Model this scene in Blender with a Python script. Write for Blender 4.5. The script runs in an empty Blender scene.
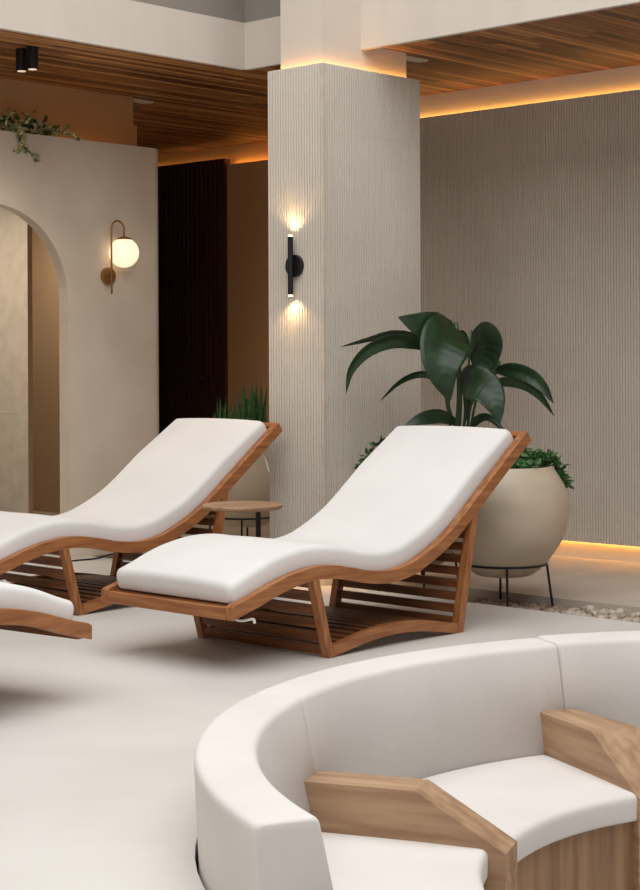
import bpy, bmesh, math, random
from mathutils import Vector, Matrix
R = math.radians
PI = math.pi
rnd = random.Random(7)
sc = bpy.context.scene
COL = sc.collection

# ------------------------------------------------------------ camera
F, YAW, ROLL, Y0, H = 1679.0, R(43.15), R(-0.257), 358.3, 1.25
FW = Vector((math.cos(YAW), math.sin(YAW), 0))
RT = Vector((math.sin(YAW), -math.cos(YAW), 0))
UP = Vector((0, 0, 1))
R2 = RT*math.cos(ROLL) + UP*math.sin(ROLL)
U2 = -RT*math.sin(ROLL) + UP*math.cos(ROLL)
cam = bpy.data.cameras.new('camera')
co = bpy.data.objects.new('camera', cam)
COL.objects.link(co)
co.matrix_world = Matrix(((R2.x, U2.x, -FW.x, 0), (R2.y, U2.y, -FW.y, 0), (R2.z, U2.z, -FW.z, H), (0, 0, 0, 1)))
cam.sensor_fit = 'VERTICAL'
cam.sensor_height = 24
cam.lens = F*24/890
cam.shift_y = -(445-Y0)/890
cam.clip_start = 0.1
cam.clip_end = 100
sc.camera = co


def at(px, py, d):
    """the place in the room seen at a pixel of the photo, d metres in front of the camera"""
    return Vector((0, 0, H)) + FW*d + R2*((px-320)/F*d) - U2*((py-Y0)/F*d)


# ------------------------------------------------------------ materials
def mat(name, col, rough=0.6, metal=0.0):
    m = bpy.data.materials.new(name)
    m.use_nodes = True
    b = m.node_tree.nodes['Principled BSDF']
    b.inputs['Base Color'].default_value = (*col, 1)
    b.inputs['Roughness'].default_value = rough
    b.inputs['Metallic'].default_value = metal
    return m


def nodes(m):
    return m.node_tree.nodes, m.node_tree.links, m.node_tree.nodes['Principled BSDF']


def noisy(name, c1, c2, scale=(1, 1, 1), nscale=4, detail=6, rough=0.6, bump=0.0, bscale=60, metal=0, lo=.35, hi=.65):
    m = mat(name, c1, rough, metal)
    n, l, b = nodes(m)
    tc = n.new('ShaderNodeTexCoord')
    mp = n.new('ShaderNodeMapping')
    mp.inputs['Scale'].default_value = scale
    l.new(tc.outputs['Object'], mp.inputs['Vector'])
    nz = n.new('ShaderNodeTexNoise')
    nz.inputs['Scale'].default_value = nscale
    nz.inputs['Detail'].default_value = detail
    l.new(mp.outputs['Vector'], nz.inputs['Vector'])
    cr = n.new('ShaderNodeValToRGB')
    cr.color_ramp.elements[0].position = lo
    cr.color_ramp.elements[1].position = hi
    cr.color_ramp.elements[0].color = (*c1, 1)
    cr.color_ramp.elements[1].color = (*c2, 1)
    l.new(nz.outputs['Fac'], cr.inputs['Fac'])
    l.new(cr.outputs['Color'], b.inputs['Base Color'])
    if bump:
        nb = n.new('ShaderNodeTexNoise')
        nb.inputs['Scale'].default_value = bscale
        nb.inputs['Detail'].default_value = 3
        l.new(mp.outputs['Vector'], nb.inputs['Vector'])
        bp = n.new('ShaderNodeBump')
        bp.inputs['Strength'].default_value = bump
        bp.inputs['Distance'].default_value = 0.01
        l.new(nb.outputs['Fac'], bp.inputs['Height'])
        l.new(bp.outputs['Normal'], b.inputs['Normal'])
    return m


def planked(name, cols, axis_scale, period, rough=0.5, grain=(1, 1, 1), planks='Y'):
    """thin boards whose tone changes board by board, plus grain"""
    m = mat(name, cols[0], rough)
    n, l, b = nodes(m)
    tc = n.new('ShaderNodeTexCoord')
    sp = n.new('ShaderNodeSeparateXYZ')
    l.new(tc.outputs['Object'], sp.inputs['Vector'])
    dv = n.new('ShaderNodeMath'); dv.operation = 'DIVIDE'
    dv.inputs[1].default_value = period
    l.new(sp.outputs[planks], dv.inputs[0])
    fl = n.new('ShaderNodeMath'); fl.operation = 'FLOOR'
    l.new(dv.outputs[0], fl.inputs[0])
    # board ends, shifted for every row
    wn0 = n.new('ShaderNodeTexWhiteNoise'); wn0.noise_dimensions = '1D'
    l.new(fl.outputs[0], wn0.inputs['W'])
    ax = n.new('ShaderNodeMath'); ax.operation = 'MULTIPLY_ADD'
    ax.inputs[1].default_value = axis_scale
    l.new(sp.outputs['X' if planks == 'Y' else 'Y'], ax.inputs[0])
    m5 = n.new('ShaderNodeMath'); m5.operation = 'MULTIPLY'; m5.inputs[1].default_value = 7
    l.new(wn0.outputs['Value'], m5.inputs[0])
    l.new(m5.outputs[0], ax.inputs[2])
    fa = n.new('ShaderNodeMath'); fa.operation = 'FLOOR'
    l.new(ax.outputs[0], fa.inputs[0])
    cb = n.new('ShaderNodeCombineXYZ')
    l.new(fl.outputs[0], cb.inputs[0]); l.new(fa.outputs[0], cb.inputs[1])
    wn = n.new('ShaderNodeTexWhiteNoise'); wn.noise_dimensions = '2D'
    l.new(cb.outputs[0], wn.inputs['Vector'])
    mp = n.new('ShaderNodeMapping'); mp.inputs['Scale'].default_value = grain
    l.new(tc.outputs['Object'], mp.inputs['Vector'])
    nz = n.new('ShaderNodeTexNoise'); nz.inputs['Scale'].default_value = 3; nz.inputs['Detail'].default_value = 8
    l.new(mp.outputs['Vector'], nz.inputs['Vector'])
    mx = n.new('ShaderNodeMath'); mx.operation = 'MULTIPLY_ADD'; mx.inputs[1].default_value = .75
    l.new(wn.outputs['Value'], mx.inputs[0])
    m3 = n.new('ShaderNodeMath'); m3.operation = 'MULTIPLY_ADD'; m3.inputs[1].default_value = 1.1; m3.inputs[2].default_value = -.43
    l.new(nz.outputs['Fac'], m3.inputs[0]); l.new(m3.outputs[0], mx.inputs[2])
    cr = n.new('ShaderNodeValToRGB')
    while len(cr.color_ramp.elements) < len(cols):
        cr.color_ramp.elements.new(.5)
    for i, c in enumerate(cols):
        cr.color_ramp.elements[i].position = .05+.9*i/(len(cols)-1)
        cr.color_ramp.elements[i].color = (*c, 1)
    l.new(mx.outputs[0], cr.inputs['Fac'])
    l.new(cr.outputs['Color'], b.inputs['Base Color'])
    # narrow dark joint between the boards
    fr = n.new('ShaderNodeMath'); fr.operation = 'FRACT'; l.new(dv.outputs[0], fr.inputs[0])
    lt = n.new('ShaderNodeMath'); lt.operation = 'LESS_THAN'; lt.inputs[1].default_value = .12
    l.new(fr.outputs[0], lt.inputs[0])
    mc = n.new('ShaderNodeMix'); mc.data_type = 'RGBA'
    mc.inputs[7].default_value = (*[c*.35 for c in cols[0]], 1)
    l.new(lt.outputs[0], mc.inputs[0]); l.new(cr.outputs['Color'], mc.inputs[6])
    l.new(mc.outputs[2], b.inputs['Base Color'])
    return m


def emis(name, col, s):
    m = mat(name, col)
    b = m.node_tree.nodes['Principled BSDF']
    b.inputs['Emission Color'].default_value = (*col, 1)
    b.inputs['Emission Strength'].default_value = s
    return m


M = {}
M['floor'] = noisy('microcement', (.61, .585, .55), (.69, .665, .63), (1, 1, 1), 1.3, 8, .45, .06, 40)
M['platform'] = noisy('stone_platform', (.50, .44, .375), (.58, .515, .445), (.6, 2, 1), 2.5, 7, .4)
M['plaster'] = noisy('lime_plaster', (.63, .54, .435), (.72, .63, .52), (1, 1, 1), 2.2, 9, .85, .1, 18)
M['paint'] = mat('cream_paint', (.66, .585, .51), .8)
M['fascia'] = noisy('fascia_plaster', (.61, .55, .485), (.64, .58, .515), (3, 3, .6), 2, 4, .8)
M['grey'] = mat('clerestory_paint', (.26, .235, .205), .7)
M['brown'] = mat('brown_wall_paint', (.50, .29, .135), .85)
M['niche'] = mat('niche_wall_paint', (.40, .29, .19), .85)
M['flute'] = noisy('fluted_stoneware', (.62, .57, .50), (.67, .615, .545), (1, 1, 1), 2, 4, .75)
M['tile'] = noisy('pale_tile', (.56, .50, .42), (.64, .58, .49), (1, 1, 1), 9, 9, .6)
M['dark'] = noisy('dark_slats', (.055, .022, .015), (.085, .036, .024), (8, 8, .5), 4, 6, .5)
M['ceil'] = planked('ceiling_battens', [(.06, .021, .006), (.18, .068, .018), (.34, .145, .042), (.58, .29, .11)], .45, .055, .45, (1.2, 30, 1))
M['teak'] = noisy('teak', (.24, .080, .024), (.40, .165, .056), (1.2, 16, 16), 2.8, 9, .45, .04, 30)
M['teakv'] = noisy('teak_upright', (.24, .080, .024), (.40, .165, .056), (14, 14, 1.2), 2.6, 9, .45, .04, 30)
M['teakx_shaded'] = noisy('teak_across_shaded', (.13, .043, .013), (.24, .088, .030), (14, 1.2, 14), 2.6, 9, .45, .04, 30)  # teak darkened for the slats: shade inside the lounger base put into the colour
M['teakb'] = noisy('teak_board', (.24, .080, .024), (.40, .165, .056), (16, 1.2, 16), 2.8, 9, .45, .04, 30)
M['oak'] = noisy('oak', (.29, .165, .088), (.45, .29, .172), (.8, 9, 9), 3.2, 10, .5, .05, 30)
M['oakv'] = noisy('oak_upright', (.22, .12, .06), (.35, .205, .11), (12, 12, 1.0), 2.2, 10, .5, .05, 30)
M['fabric'] = noisy('white_canvas', (.735, .722, .71), (.775, .762, .75), (1, 1, 1), 3, 5, .9, .12, 9)
M['sofafab'] = noisy('cream_linen', (.66, .628, .60), (.705, .672, .645), (1, 1, 1), 3, 5, .92, .15, 14)
M['pot'] = noisy('pot_clay', (.49, .405, .30), (.63, .53, .405), (1, 1, 1.4), 3.2, 6, .42, .03, 20, lo=.3, hi=.75)
M['black'] = mat('black_metal', (.012, .012, .013), .4, .3)
M['brass'] = mat('aged_brass', (.42, .22, .09), .35, .85)
M['soil'] = noisy('soil', (.03, .02, .012), (.07, .05, .03), (1, 1, 1), 30, 3, .95)
M['leaf'] = noisy('dark_leaf', (.007, .024, .007), (.015, .045, .013), (1, 1, 1), 14, 4, .42)
M['leaf2'] = noisy('fern_leaf', (.02, .075, .015), (.06, .17, .035), (1, 1, 1), 25, 3, .5)
M['snake'] = noisy('snake_leaf', (.015, .055, .015), (.05, .14, .035), (1, 1, 6), 14, 4, .45)
M['varieg'] = noisy('variegated_leaf', (.10, .16, .04), (.62, .58, .32), (1, 1, 1), 24, 2, .55, lo=.36, hi=.54)
M['stem'] = mat('plant_stem', (.03, .075, .025), .5)
M['peb'] = noisy('river_pebble', (.47, .40, .34), (.72, .66, .60), (1, 1, 1), 9, 5, .6)
n, l, b = nodes(M['peb'])
oi = n.new('ShaderNodeObjectInfo')
rp = n.new('ShaderNodeValToRGB')
rp.color_ramp.elements[0].color = (.48, .40, .33, 1)
rp.color_ramp.elements[1].color = (1, .97, .93, 1)
l.new(oi.outputs['Random'], rp.inputs['Fac'])
mm = n.new('ShaderNodeMix'); mm.data_type = 'RGBA'; mm.blend_type = 'MULTIPLY'; mm.inputs[0].default_value = 1
src = b.inputs['Base Color'].links[0].from_socket
l.new(src, mm.inputs[6]); l.new(rp.outputs['Color'], mm.inputs[7]); l.new(mm.outputs[2], b.inputs['Base Color'])
M['gravel'] = mat('gravel_bed', (.16, .13, .105), .9)
M['led'] = emis('warm_led', (1, .50, .12), 11)
M['leddim'] = emis('dim_warm_led', (1, .50, .14), 3)
M['brownfar'] = mat('brown_panel_paint', (.60, .37, .18), .85)
M['globe'] = emis('opal_glass_lit', (1, .80, .53), 1.0)
M['bulb'] = emis('sconce_lens', (1, .80, .55), 2.5)
M['lens'] = emis('downlight_lens', (1, .8, .6), .5)
M['strap'] = mat('white_strap', (.8, .78, .74), .7)
M['cord'] = mat('black_cord', (.01, .01, .01), .6)
M['pitfloor'] = M['floor']
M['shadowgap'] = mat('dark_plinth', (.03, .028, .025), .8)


# ------------------------------------------------------------ helpers
def obj(name, bm, m, parent=None, smooth=False, kind=None, autosm=None):
    me = bpy.data.meshes.new(name)
    bmesh.ops.recalc_face_normals(bm, faces=bm.faces[:])
    bm.to_mesh(me)
    bm.free()
    o = bpy.data.objects.new(name, me)
    COL.objects.link(o)
    if isinstance(m, (list, tuple)):
        for q in m:
            me.materials.append(q)
    else:
        me.materials.append(m)
    if smooth:
        for p in me.polygons:
            p.use_smooth = True
    if parent:
        o.parent = parent
    if kind:
        o['kind'] = kind
    if autosm:
        md = o.modifiers.new('bevel', 'BEVEL')
        md.width = autosm
        md.segments = 2
        md.limit_method = 'ANGLE'
    return o


def tag(o, label, cat, group=None, kind=None):
    o['label'] = label
    o['category'] = cat
    if group:
        o['group'] = group
    if kind:
        o['kind'] = kind
    return o


def thing(name, label, cat, loc=(0, 0, 0), rz=0, group=None):
    o = bpy.data.objects.new(name, None)
    o.empty_display_size = .1
    COL.objects.link(o)
    o.location = loc
    o.rotation_euler = (0, 0, rz)
    return tag(o, label, cat, group)


def copy_tree(o, parent=None):
    c = o.copy()
    COL.objects.link(c)
    if parent:
        c.parent = parent
    for ch in list(o.children):
        copy_tree(ch, c)
    return c


def box(bm, x0, x1, y0, y1, z0, z1, rot=None):
    vs = [bm.verts.new((x, y, z)) for x in (x0, x1) for y in (y0, y1) for z in (z0, z1)]
    for f in ((0, 1, 3, 2), (4, 6, 7, 5), (0, 4, 5, 1), (2, 3, 7, 6), (0, 2, 6, 4), (1, 5, 7, 3)):
        bm.faces.new([vs[i] for i in f])
    return vs


def boxm(x0, x1, y0, y1, z0, z1):
    bm = bmesh.new()
    box(bm, x0, x1, y0, y1, z0, z1)
    return bm


def prism(bm, pts, axis, a, b):
    """closed outline pts (2D) pushed from a to b along the axis"""
    def P(p, t):
        if axis == 'Y':
            return (p[0], t, p[1])
        if axis == 'X':
            return (t, p[0], p[1])
        return (p[0], p[1], t)
    A = [bm.verts.new(P(p, a)) for p in pts]
    B = [bm.verts.new(P(p, b)) for p in pts]
    n = len(pts)
    for i in range(n):
        bm.faces.new((A[i], A[(i+1) % n], B[(i+1) % n], B[i]))
    bm.faces.new(A)
    bm.faces.new(B[::-1])


def strip_prism(bm, lo, hi, axis, a, b):
    """band between two polylines with the same count, pushed along the axis (quads all over)"""
    def P(p, t):
        return (p[0], t, p[1]) if axis == 'Y' else (t, p[0], p[1])
    L0 = [bm.verts.new(P(p, a)) for p in lo]
    H0 = [bm.verts.new(P(p, a)) for p in hi]
    L1 = [bm.verts.new(P(p, b)) for p in lo]
    H1 = [bm.verts.new(P(p, b)) for p in hi]
    n = len(lo)
    for i in range(n-1):
        bm.faces.new((L0[i], L0[i+1], H0[i+1], H0[i]))
        bm.faces.new((L1[i], H1[i], H1[i+1], L1[i+1]))
        bm.faces.new((L0[i], L1[i], L1[i+1], L0[i+1]))
        bm.faces.new((H0[i], H0[i+1], H1[i+1], H1[i]))
    bm.faces.new((L0[0], H0[0], H1[0], L1[0]))
    bm.faces.new((L0[-1], L1[-1], H1[-1], H0[-1]))


def lathe(bm, prof, cx=0, cy=0, n=48, cap=True):
    rings = []
    for r, z in prof:
        rings.append([bm.verts.new((cx+r*math.cos(2*PI*i/n), cy+r*math.sin(2*PI*i/n), z)) for i in range(n)])
    for a, b in zip(rings, rings[1:]):
        for i in range(n):
            bm.faces.new((a[i], a[(i+1) % n], b[(i+1) % n], b[i]))
    if cap:
        bm.faces.new(rings[0][::-1])
        bm.faces.new(rings[-1])


def tube(bm, pts, r, n=8, cap=True):
    pts = [Vector(p) for p in pts]
    rs = r if isinstance(r, (list, tuple)) else [r]*len(pts)
    rings = []
    ref = None
    for i, p in enumerate(pts):
        t = (pts[min(i+1, len(pts)-1)]-pts[max(i-1, 0)]).normalized()
        if ref is None:
            ref = t.orthogonal().normalized()
        ref = (ref - t*ref.dot(t))
        ref = ref.normalized() if ref.length > 1e-6 else t.orthogonal().normalized()
        b = t.cross(ref)
        rings.append([bm.verts.new(p+(ref*math.cos(2*PI*k/n)+b*math.sin(2*PI*k/n))*rs[i]) for k in range(n)])
    for a, b in zip(rings, rings[1:]):
        for k in range(n):
            bm.faces.new((a[k], a[(k+1) % n], b[(k+1) % n], b[k]))
    if cap:
        bm.faces.new(rings[0][::-1])
        bm.faces.new(rings[-1])


def catmull(pts, m=6):
    pts = [Vector(p) for p in pts]
    out = []
    for i in range(len(pts)-1):
        p0 = pts[i-1] if i else pts[0]*2-pts[1]
        p1, p2 = pts[i], pts[i+1]
        p3 = pts[i+2] if i+2 < len(pts) else pts[-1]*2-pts[-2]
        for k in range(m):
            t = k/m
            out.append(.5*((2*p1)+(p2-p0)*t+(2*p0-5*p1+4*p2-p3)*t*t+(3*p1-p0-3*p2+p3)*t**3))
    out.append(pts[-1])
    return out


def lamp(name, kind, loc, energy, col, rot=(0, 0, 0), **kw):
    l = bpy.data.lights.new(name, kind)
    l.energy = energy
    l.color = col
    for k, v in kw.items():
        setattr(l, k, v)
    o = bpy.data.objects.new(name, l)
    COL.objects.link(o)
    o.location = loc
    o.rotation_euler = rot
    return o


# ------------------------------------------------------------ the setting
PC = Vector((4.16, 1.955))          # centre of the sunken seating circle
PR = 1.746
CH0, CH1 = 6.78, 7.20               # pebble channel between floor and platform


def floor_mesh():
    bm = bmesh.new()
    n = 96
    x0, x1, y0, y1 = -4, CH0, -4, 14
    ring = [bm.verts.new((PC.x+PR*math.cos(2*PI*i/n), PC.y+PR*math.sin(2*PI*i/n), 0)) for i in range(n)]
    outr = []
    for i in range(n):
        a = 2*PI*i/n
        dx, dy = math.cos(a), math.sin(a)
        t = 1e9
        if dx > 1e-9: t = min(t, (x1-PC.x)/dx)
        if dx < -1e-9: t = min(t, (x0-PC.x)/dx)
        if dy > 1e-9: t = min(t, (y1-PC.y)/dy)
        if dy < -1e-9: t = min(t, (y0-PC.y)/dy)
        outr.append(bm.verts.new((PC.x+dx*t, PC.y+dy*t, 0)))
    for i in range(n):
        bm.faces.new((ring[i], ring[(i+1) % n], outr[(i+1) % n], outr[i]))
    corners = [(x1, y1), (x0, y1), (x0, y0), (x1, y0)]
    for cxy in corners:
        a = math.atan2(cxy[1]-PC.y, cxy[0]-PC.x) % (2*PI)
        i = int(a/(2*PI)*n) % n
        v = bm.verts.new((cxy[0], cxy[1], 0))
        bm.faces.new((outr[i], outr[(i+1) % n], v))
    # wall of the pit
    low = [bm.verts.new((v.co.x, v.co.y, -.56)) for v in ring]
    for i in range(n):
        bm.faces.new((ring[i], low[i], low[(i+1) % n], ring[(i+1) % n]))
    # near side of the channel
    a = bm.verts.new((CH0, y0, 0)); b = bm.verts.new((CH0, y1, 0))
    c = bm.verts.new((CH0, y1, -.08)); d = bm.verts.new((CH0, y0, -.08))
    bm.faces.new((a, b, c, d))
    return bm


o = obj('floor', floor_mesh(), M['floor'], kind='structure')
bm = bmesh.new()
lathe(bm, [(PR+.02, -.60), (PR+.02, -.54)], PC.x, PC.y, 64)
obj('floor', bm, M['floor'], kind='structure')                  # bottom of the seating pit
obj('floor', boxm(CH1, 14, -4, 14, -.10, 0), M['platform'], kind='structure')   # stone platform
obj('floor', boxm(CH0, CH1, -4, 14, -.12, -.062), M['gravel'], kind='structure')


# fluted cladding: ribs run upright, one mesh per surface
def fluted(axis, c, a0, a1, rows, depth=.03, pitch=.0200, sgn=-1, rib=.008):
    """axis 'X': face at X=c looking to -X, spanning Y a0..a1; axis 'Y': face at Y=c looking to -Y"""
    bm = bmesh.new()
    n = max(1, round((a1-a0)/pitch))
    p = (a1-a0)/n
    prof = []
    for i in range(n):
        s = a0+i*p
        prof += [(s, rib), (s+p*.26, rib), (s+p*.34, 0), (s+p*.92, 0)]
    prof.append((a1, rib))
    for z0, z1 in rows:
        lo, hi = [], []
        for s, d in prof:
            q = (c+d, s) if axis == 'X' else (s, c+d)
            lo.append(bm.verts.new((*q, z0)))
            hi.append(bm.verts.new((*q, z1)))
        for i in range(len(prof)-1):
            bm.faces.new((lo[i], lo[i+1], hi[i+1], hi[i]))
        bl, bh = [], []
        for s in (a0, a1):
            q = (c+depth, s) if axis == 'X' else (s, c+depth)
            bl.append(bm.verts.new((*q, z0)))
            bh.append(bm.verts.new((*q, z1)))
        bm.faces.new((lo[0], hi[0], bh[0], bl[0]))
        bm.faces.new((lo[-1], bl[1], bh[1], hi[-1]))
        bm.faces.new((bl[0], bh[0], bh[1], bl[1]))
        bm.faces.new(hi+[bh[1], bh[0]])
        bm.faces.new(lo+[bl[1], bl[0]])
    return bm


CT = 2.86
ZC = 3.018
W = 8.69
# long fluted wall on the right
o = obj('wall_back', boxm(W+.06, W+.20, 1.0, 7.85, 0, ZC), M['paint'], kind='structure')
c = obj('fluted_cladding', fluted('X', W, 1.0, 7.85, [(.105, 1.299), (1.300, 2.4885), (2.4895, CT)]), M['flute'], o)
obj('wall_end', boxm(W+.03, 9.62, 7.85, 7.97, 0, ZC), M['brown'], kind='structure').name = 'wall_end'


def led(name, x0, x1, y0, y1, z0, z1, label):
    o = obj(name, boxm(x0, x1, y0, y1, z0, z1), M['led'])
    return tag(o, label, 'light strip')


led('led_strip', W+.033, W+.048, 1.0, 7.85, CT-.012, CT-.004, 'glowing warm light strip along the top of the long fluted wall')
led('led_strip', W+.033, W+.048, 1.0, 7.85, .108, .116, 'glowing warm light strip under the foot of the long fluted wall')

# column
CX0, CX1, CY0, CY1 = 6.677, 7.504, 6.231, 6.653
col = obj('column', boxm(CX0+.06, CX1-.05, CY0+.06, CY1-.045, 0, 5.6), M['paint'], kind='structure')
rows = [(.10, 1.299), (1.300, 2.4885), (2.4895, CT)]
obj('column_cladding', fluted('X', CX0, CY0+.016, CY1, rows), M['flute'], col)
obj('column_cladding', fluted('Y', CY0, CX0+.016, CX1, rows), M['flute'], col)
bm = bmesh.new()
box(bm, CX0-.001, CX0+.016, CY0-.001, CY0+.016, .10, CT)
obj('corner_trim', bm, M['tile'], col)
bm = bmesh.new()
box(bm, CX1-.03, CX1, CY0+.03, CY1, .10, CT)
box(bm, CX0+.03, CX1-.03, CY1-.025, CY1, .10, CT)
obj('column_cladding', bm, M['flute'], col)
bm = bmesh.new()
box(bm, CX0+.034, CX0+.048, CY0+.034, CY1-.03, CT-.012, CT-.004)
box(bm, CX0+.048, CX1-.034, CY0+.034, CY0+.048, CT-.012, CT-.004)
tag(obj('led_strip', bm, M['led']), 'glowing warm light strip around the top of the fluted column', 'light strip')
bm = bmesh.new()
box(bm, CX0+.034, CX0+.048, CY0+.034, CY1-.03, .103, .110)
box(bm, CX0+.048, CX1-.034, CY0+.034, CY0+.048, .103, .110)
tag(obj('led_strip', bm, M['led']), 'warm light strip at the foot of the fluted column behind the loungers', 'light strip')

# wooden ceiling behind the fascias
XF, YF, ZF = 7.061, 7.227, 2.987
bm = bmesh.new()
box(bm, XF+.02, 9.75, -2, YF+.02, ZC, ZC+.04)
box(bm, -4, 9.75, YF+.02, 14, ZC, ZC+.04)
obj('ceiling', bm, M['ceil'], kind='structure')
# fascias round the open middle
bm = bmesh.new()
box(bm, XF, XF+.035, CY1-.045, YF, ZF, 3.268)
box(bm, XF, XF+.035, -2, CY0+.06, ZF, 3.9)
obj('trim_1', bm, M['fascia'], kind='structure')
obj('trim_2', boxm(-4, XF, YF, YF+.035, ZF, 3.268), M['fascia'], kind='structure')
bm = bmesh.new()
box(bm, XF+.012, XF+.03, CY1-.045, YF+.02, 3.268, 5.6)
box(bm, -4, XF+.012, YF+.012, YF+.03, 3.268, 5.6)
obj('wall_upper', bm, M['grey'], kind='structure')
obj('wall_upper_right', boxm(XF+.012, XF+.03, -2, CY0+.06, 3.9, 5.6), M['grey'], kind='structure')
# flat ceiling plates: cream trim by the column, cove panel by the bulkhead
tag(obj('ceiling_plate', boxm(7.47, 7.70, 6.33, 6.40, ZC-.012, ZC-.001), M['paint']), 'small slim cream trim plate on the wooden ceiling beside the column', 'ceiling trim')

# far brown wall with light strip, and the dark slatted door panel
X2 = 9.606
o = obj('wall_far', boxm(X2+.075, X2+.17, 7.9, 14, 0, ZC), M['brownfar'], kind='structure')
obj('lower_panel', boxm(X2, X2+.03, 7.97, 10.05, 0, 2.855), M['brownfar'], o)
led('led_strip', X2+.032, X2+.045, 7.97, 10.03, 2.842, 2.850, 'glowing warm light strip on top of the brown wall left of the column')
bm = bmesh.new()
box(bm, X2-.01, X2+.04, 10.085, 12.6, 0, 2.905)
y = 10.09
while y < 12.6:
    box(bm, X2-.035, X2-.01, y, y+.032, 0, 2.905)
    y += .055
d = obj('door_1', bm, M['dark'], kind='structure')
bm = bmesh.new()
tube(bm, [(X2-.035, 10.235, 1.065), (X2-.09, 10.235, 1.065), (X2-.095, 10.245, 1.065), (X2-.095, 10.32, 1.065)], .011, 8)
lathe(bm, [(.026, -.02), (.026, .02)], 0, 0, 16)
obj('door_handle', bm, M['black'], d)
obj('door_jamb', boxm(X2-.03, X2+.04, 10.05, 10.085, 0, 2.905), M['dark'], d)
led('led_strip', X2+.043, X2+.060, 10.09, 12.6, 2.893, 2.899, 'faint warm light strip above the dark slatted door').data.materials[0] = M['leddim']

# arched plaster wall on the left
YA, TA, ZA = 8.35, .085, 2.64
a0 = at(68, 300, 1)
def onY(px, py, Y):
    d = at(px, py, 1)-Vector((0, 0, H)); t = Y/d.y
    return Vector((0, 0, H))+d*t
JX = onY(68, 400, YA).x                 # right jamb of the arch
AX = onY(-6, 300, YA).x                 # centre line
AR = JX-AX
AZ = onY(0, 204, YA).z - AR             # springing height
XE = onY(158, 300, YA+.10).x - .04                # outer right edge
ZA = onY(75, 139, YA).z
XL = AX-AR-1.6


def arch_wall():
    bm = bmesh.new()
    n = 28
    arc = [(AX+AR*math.cos(PI*i/n), AZ+AR*math.sin(PI*i/n)) for i in range(n+1)]    # right to left
    rr = .08
    def face(Y, flip, xr):
        v = {}
        def V(x, z):
            k = (round(x, 5), round(z, 5))
            if k not in v:
                v[k] = bm.verts.new((x, Y, z))
            return v[k]
        bm.faces.new([V(JX, 0), V(xr, 0), V(xr, ZA), V(JX, ZA)] + [])
        bm.faces.new([V(XL, 0), V(AX-AR, 0), V(AX-AR, ZA), V(XL, ZA)])
        for i in range(n):
            (xa, za), (xb, zb) = arc[i], arc[i+1]
            if abs(xa-JX) < 1e-5 and i == 0:
                pass
            bm.faces.new([V(xa, za), V(xa, ZA), V(xb, ZA), V(xb, zb)])
    face(YA, False, XE-rr)
    face(YA+TA, True, XE)
    # reveal of the arch
    path = [(JX, 0)]+arc+[(AX-AR, 0)]
    A = [bm.verts.new((x, YA, z)) for x, z in path]
    B = [bm.verts.new((x, YA+TA, z)) for x, z in path]
    for i in range(len(path)-1):
        bm.faces.new((A[i], A[i+1], B[i+1], B[i]))
    # rounded outer corner and end face
    out = [(XE-rr, YA)]+[(XE-rr+rr*math.sin(PI/2*k/8), YA+rr-rr*math.cos(PI/2*k/8)) for k in range(1, 9)]+[(XE, YA+TA)]
    lo = [bm.verts.new((x, y, 0)) for x, y in out]
    hi = [bm.verts.new((x, y, ZA-.035*(min(k, 9)/9)**2)) for k, (x, y) in enumerate(out)]
    for i in range(len(out)-1):
        bm.faces.new((lo[i], lo[i+1], hi[i+1], hi[i]))
    top = hi+[bm.verts.new((XL, YA+TA, ZA)), bm.verts.new((XL, YA, ZA))]
    bm.faces.new(top)
    bmesh.ops.remove_doubles(bm, verts=bm.verts[:], dist=.0005)
    return bm


obj('wall_arched', arch_wall(), M['plaster'], kind='structure', smooth=False)
# brown bulkhead above and behind the arched wall
XB = onY(133, 110, 8.66).x
bm = bmesh.new()
box(bm, -4, XB, 8.66, 8.9, ZA-.1, ZC)
box(bm, XB, onY(137, 135, 8.66).x, 8.66, 8.9, ZA-.1, onY(135, 125, 8.66).z)
obj('wall_bulkhead', bm, M['brown'], kind='structure')
tag(obj('ceiling_plate', boxm(XB+.03, XB+.22, 8.70, 8.78, ZC-.012, ZC-.001), M['paint']), 'small cream cove plate on the wooden ceiling by the brown bulkhead corner', 'ceiling trim')
led('led_strip', 5.0, XB-.1, 8.56, 8.575, ZA-.03, ZA-.02, 'unseen light strip added behind the creeper to warm the brown bulkhead').data.materials[0] = M['leddim']  # added strip, hidden by the wall top, warms the bulkhead
# inside the arch: tiled shower partition and brown wall
def onX(px, py, X):
    d = at(px, py, 1)-Vector((0, 0, H)); t = X/d.x
    return Vector((0, 0, H))+d*t
yp = onX(28, 400, 7.35).y
tl = obj('wall_shower', boxm(7.35, 7.39, yp, yp+2.6, 0, ZA-.12), M['tile'], kind='structure')
bm = bmesh.new()
box(bm, 7.3485, 7.352, yp+.001, yp+2.6, 1.2-.33, 1.203-.33)
obj('tile_joint', bm, M['strap'], tl)
obj('edge_trim', boxm(7.3495, 7.3905, yp-.003, yp, 0, ZA-.12), M['niche'], tl)
XN = onX(45, 511.7, 8.0)
zz = at(45, 511.7, 1)-Vector((0, 0, H)); tt = -H/zz.z; XNW = zz.x*tt
YN = onX(140, 400, XNW).y
obj('wall_niche', boxm(XNW, XNW+.1, YN, 13.5, 0, ZA), M['niche'], kind='structure')
obj('wall_passage', boxm(5.0, XNW, 13.4, 13.5, 0, ZA), M['niche'], kind='structure')
obj('ceiling', boxm(2.0, XE-.05, 8.92, 13.5, ZA-.10, ZA-.05), M['niche'], kind='structure')
obj('wall_left', boxm(-4.1, -4, -4, 14, 0, 5.6), M['plaster'], kind='structure')
obj('wall_end', boxm(-4, 14, 14, 14.1, 0, ZC), M['plaster'], kind='structure')
obj('wall_right', boxm(XF, 14, -2.1, -2, 0, ZC), M['plaster'], kind='structure')

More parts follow.
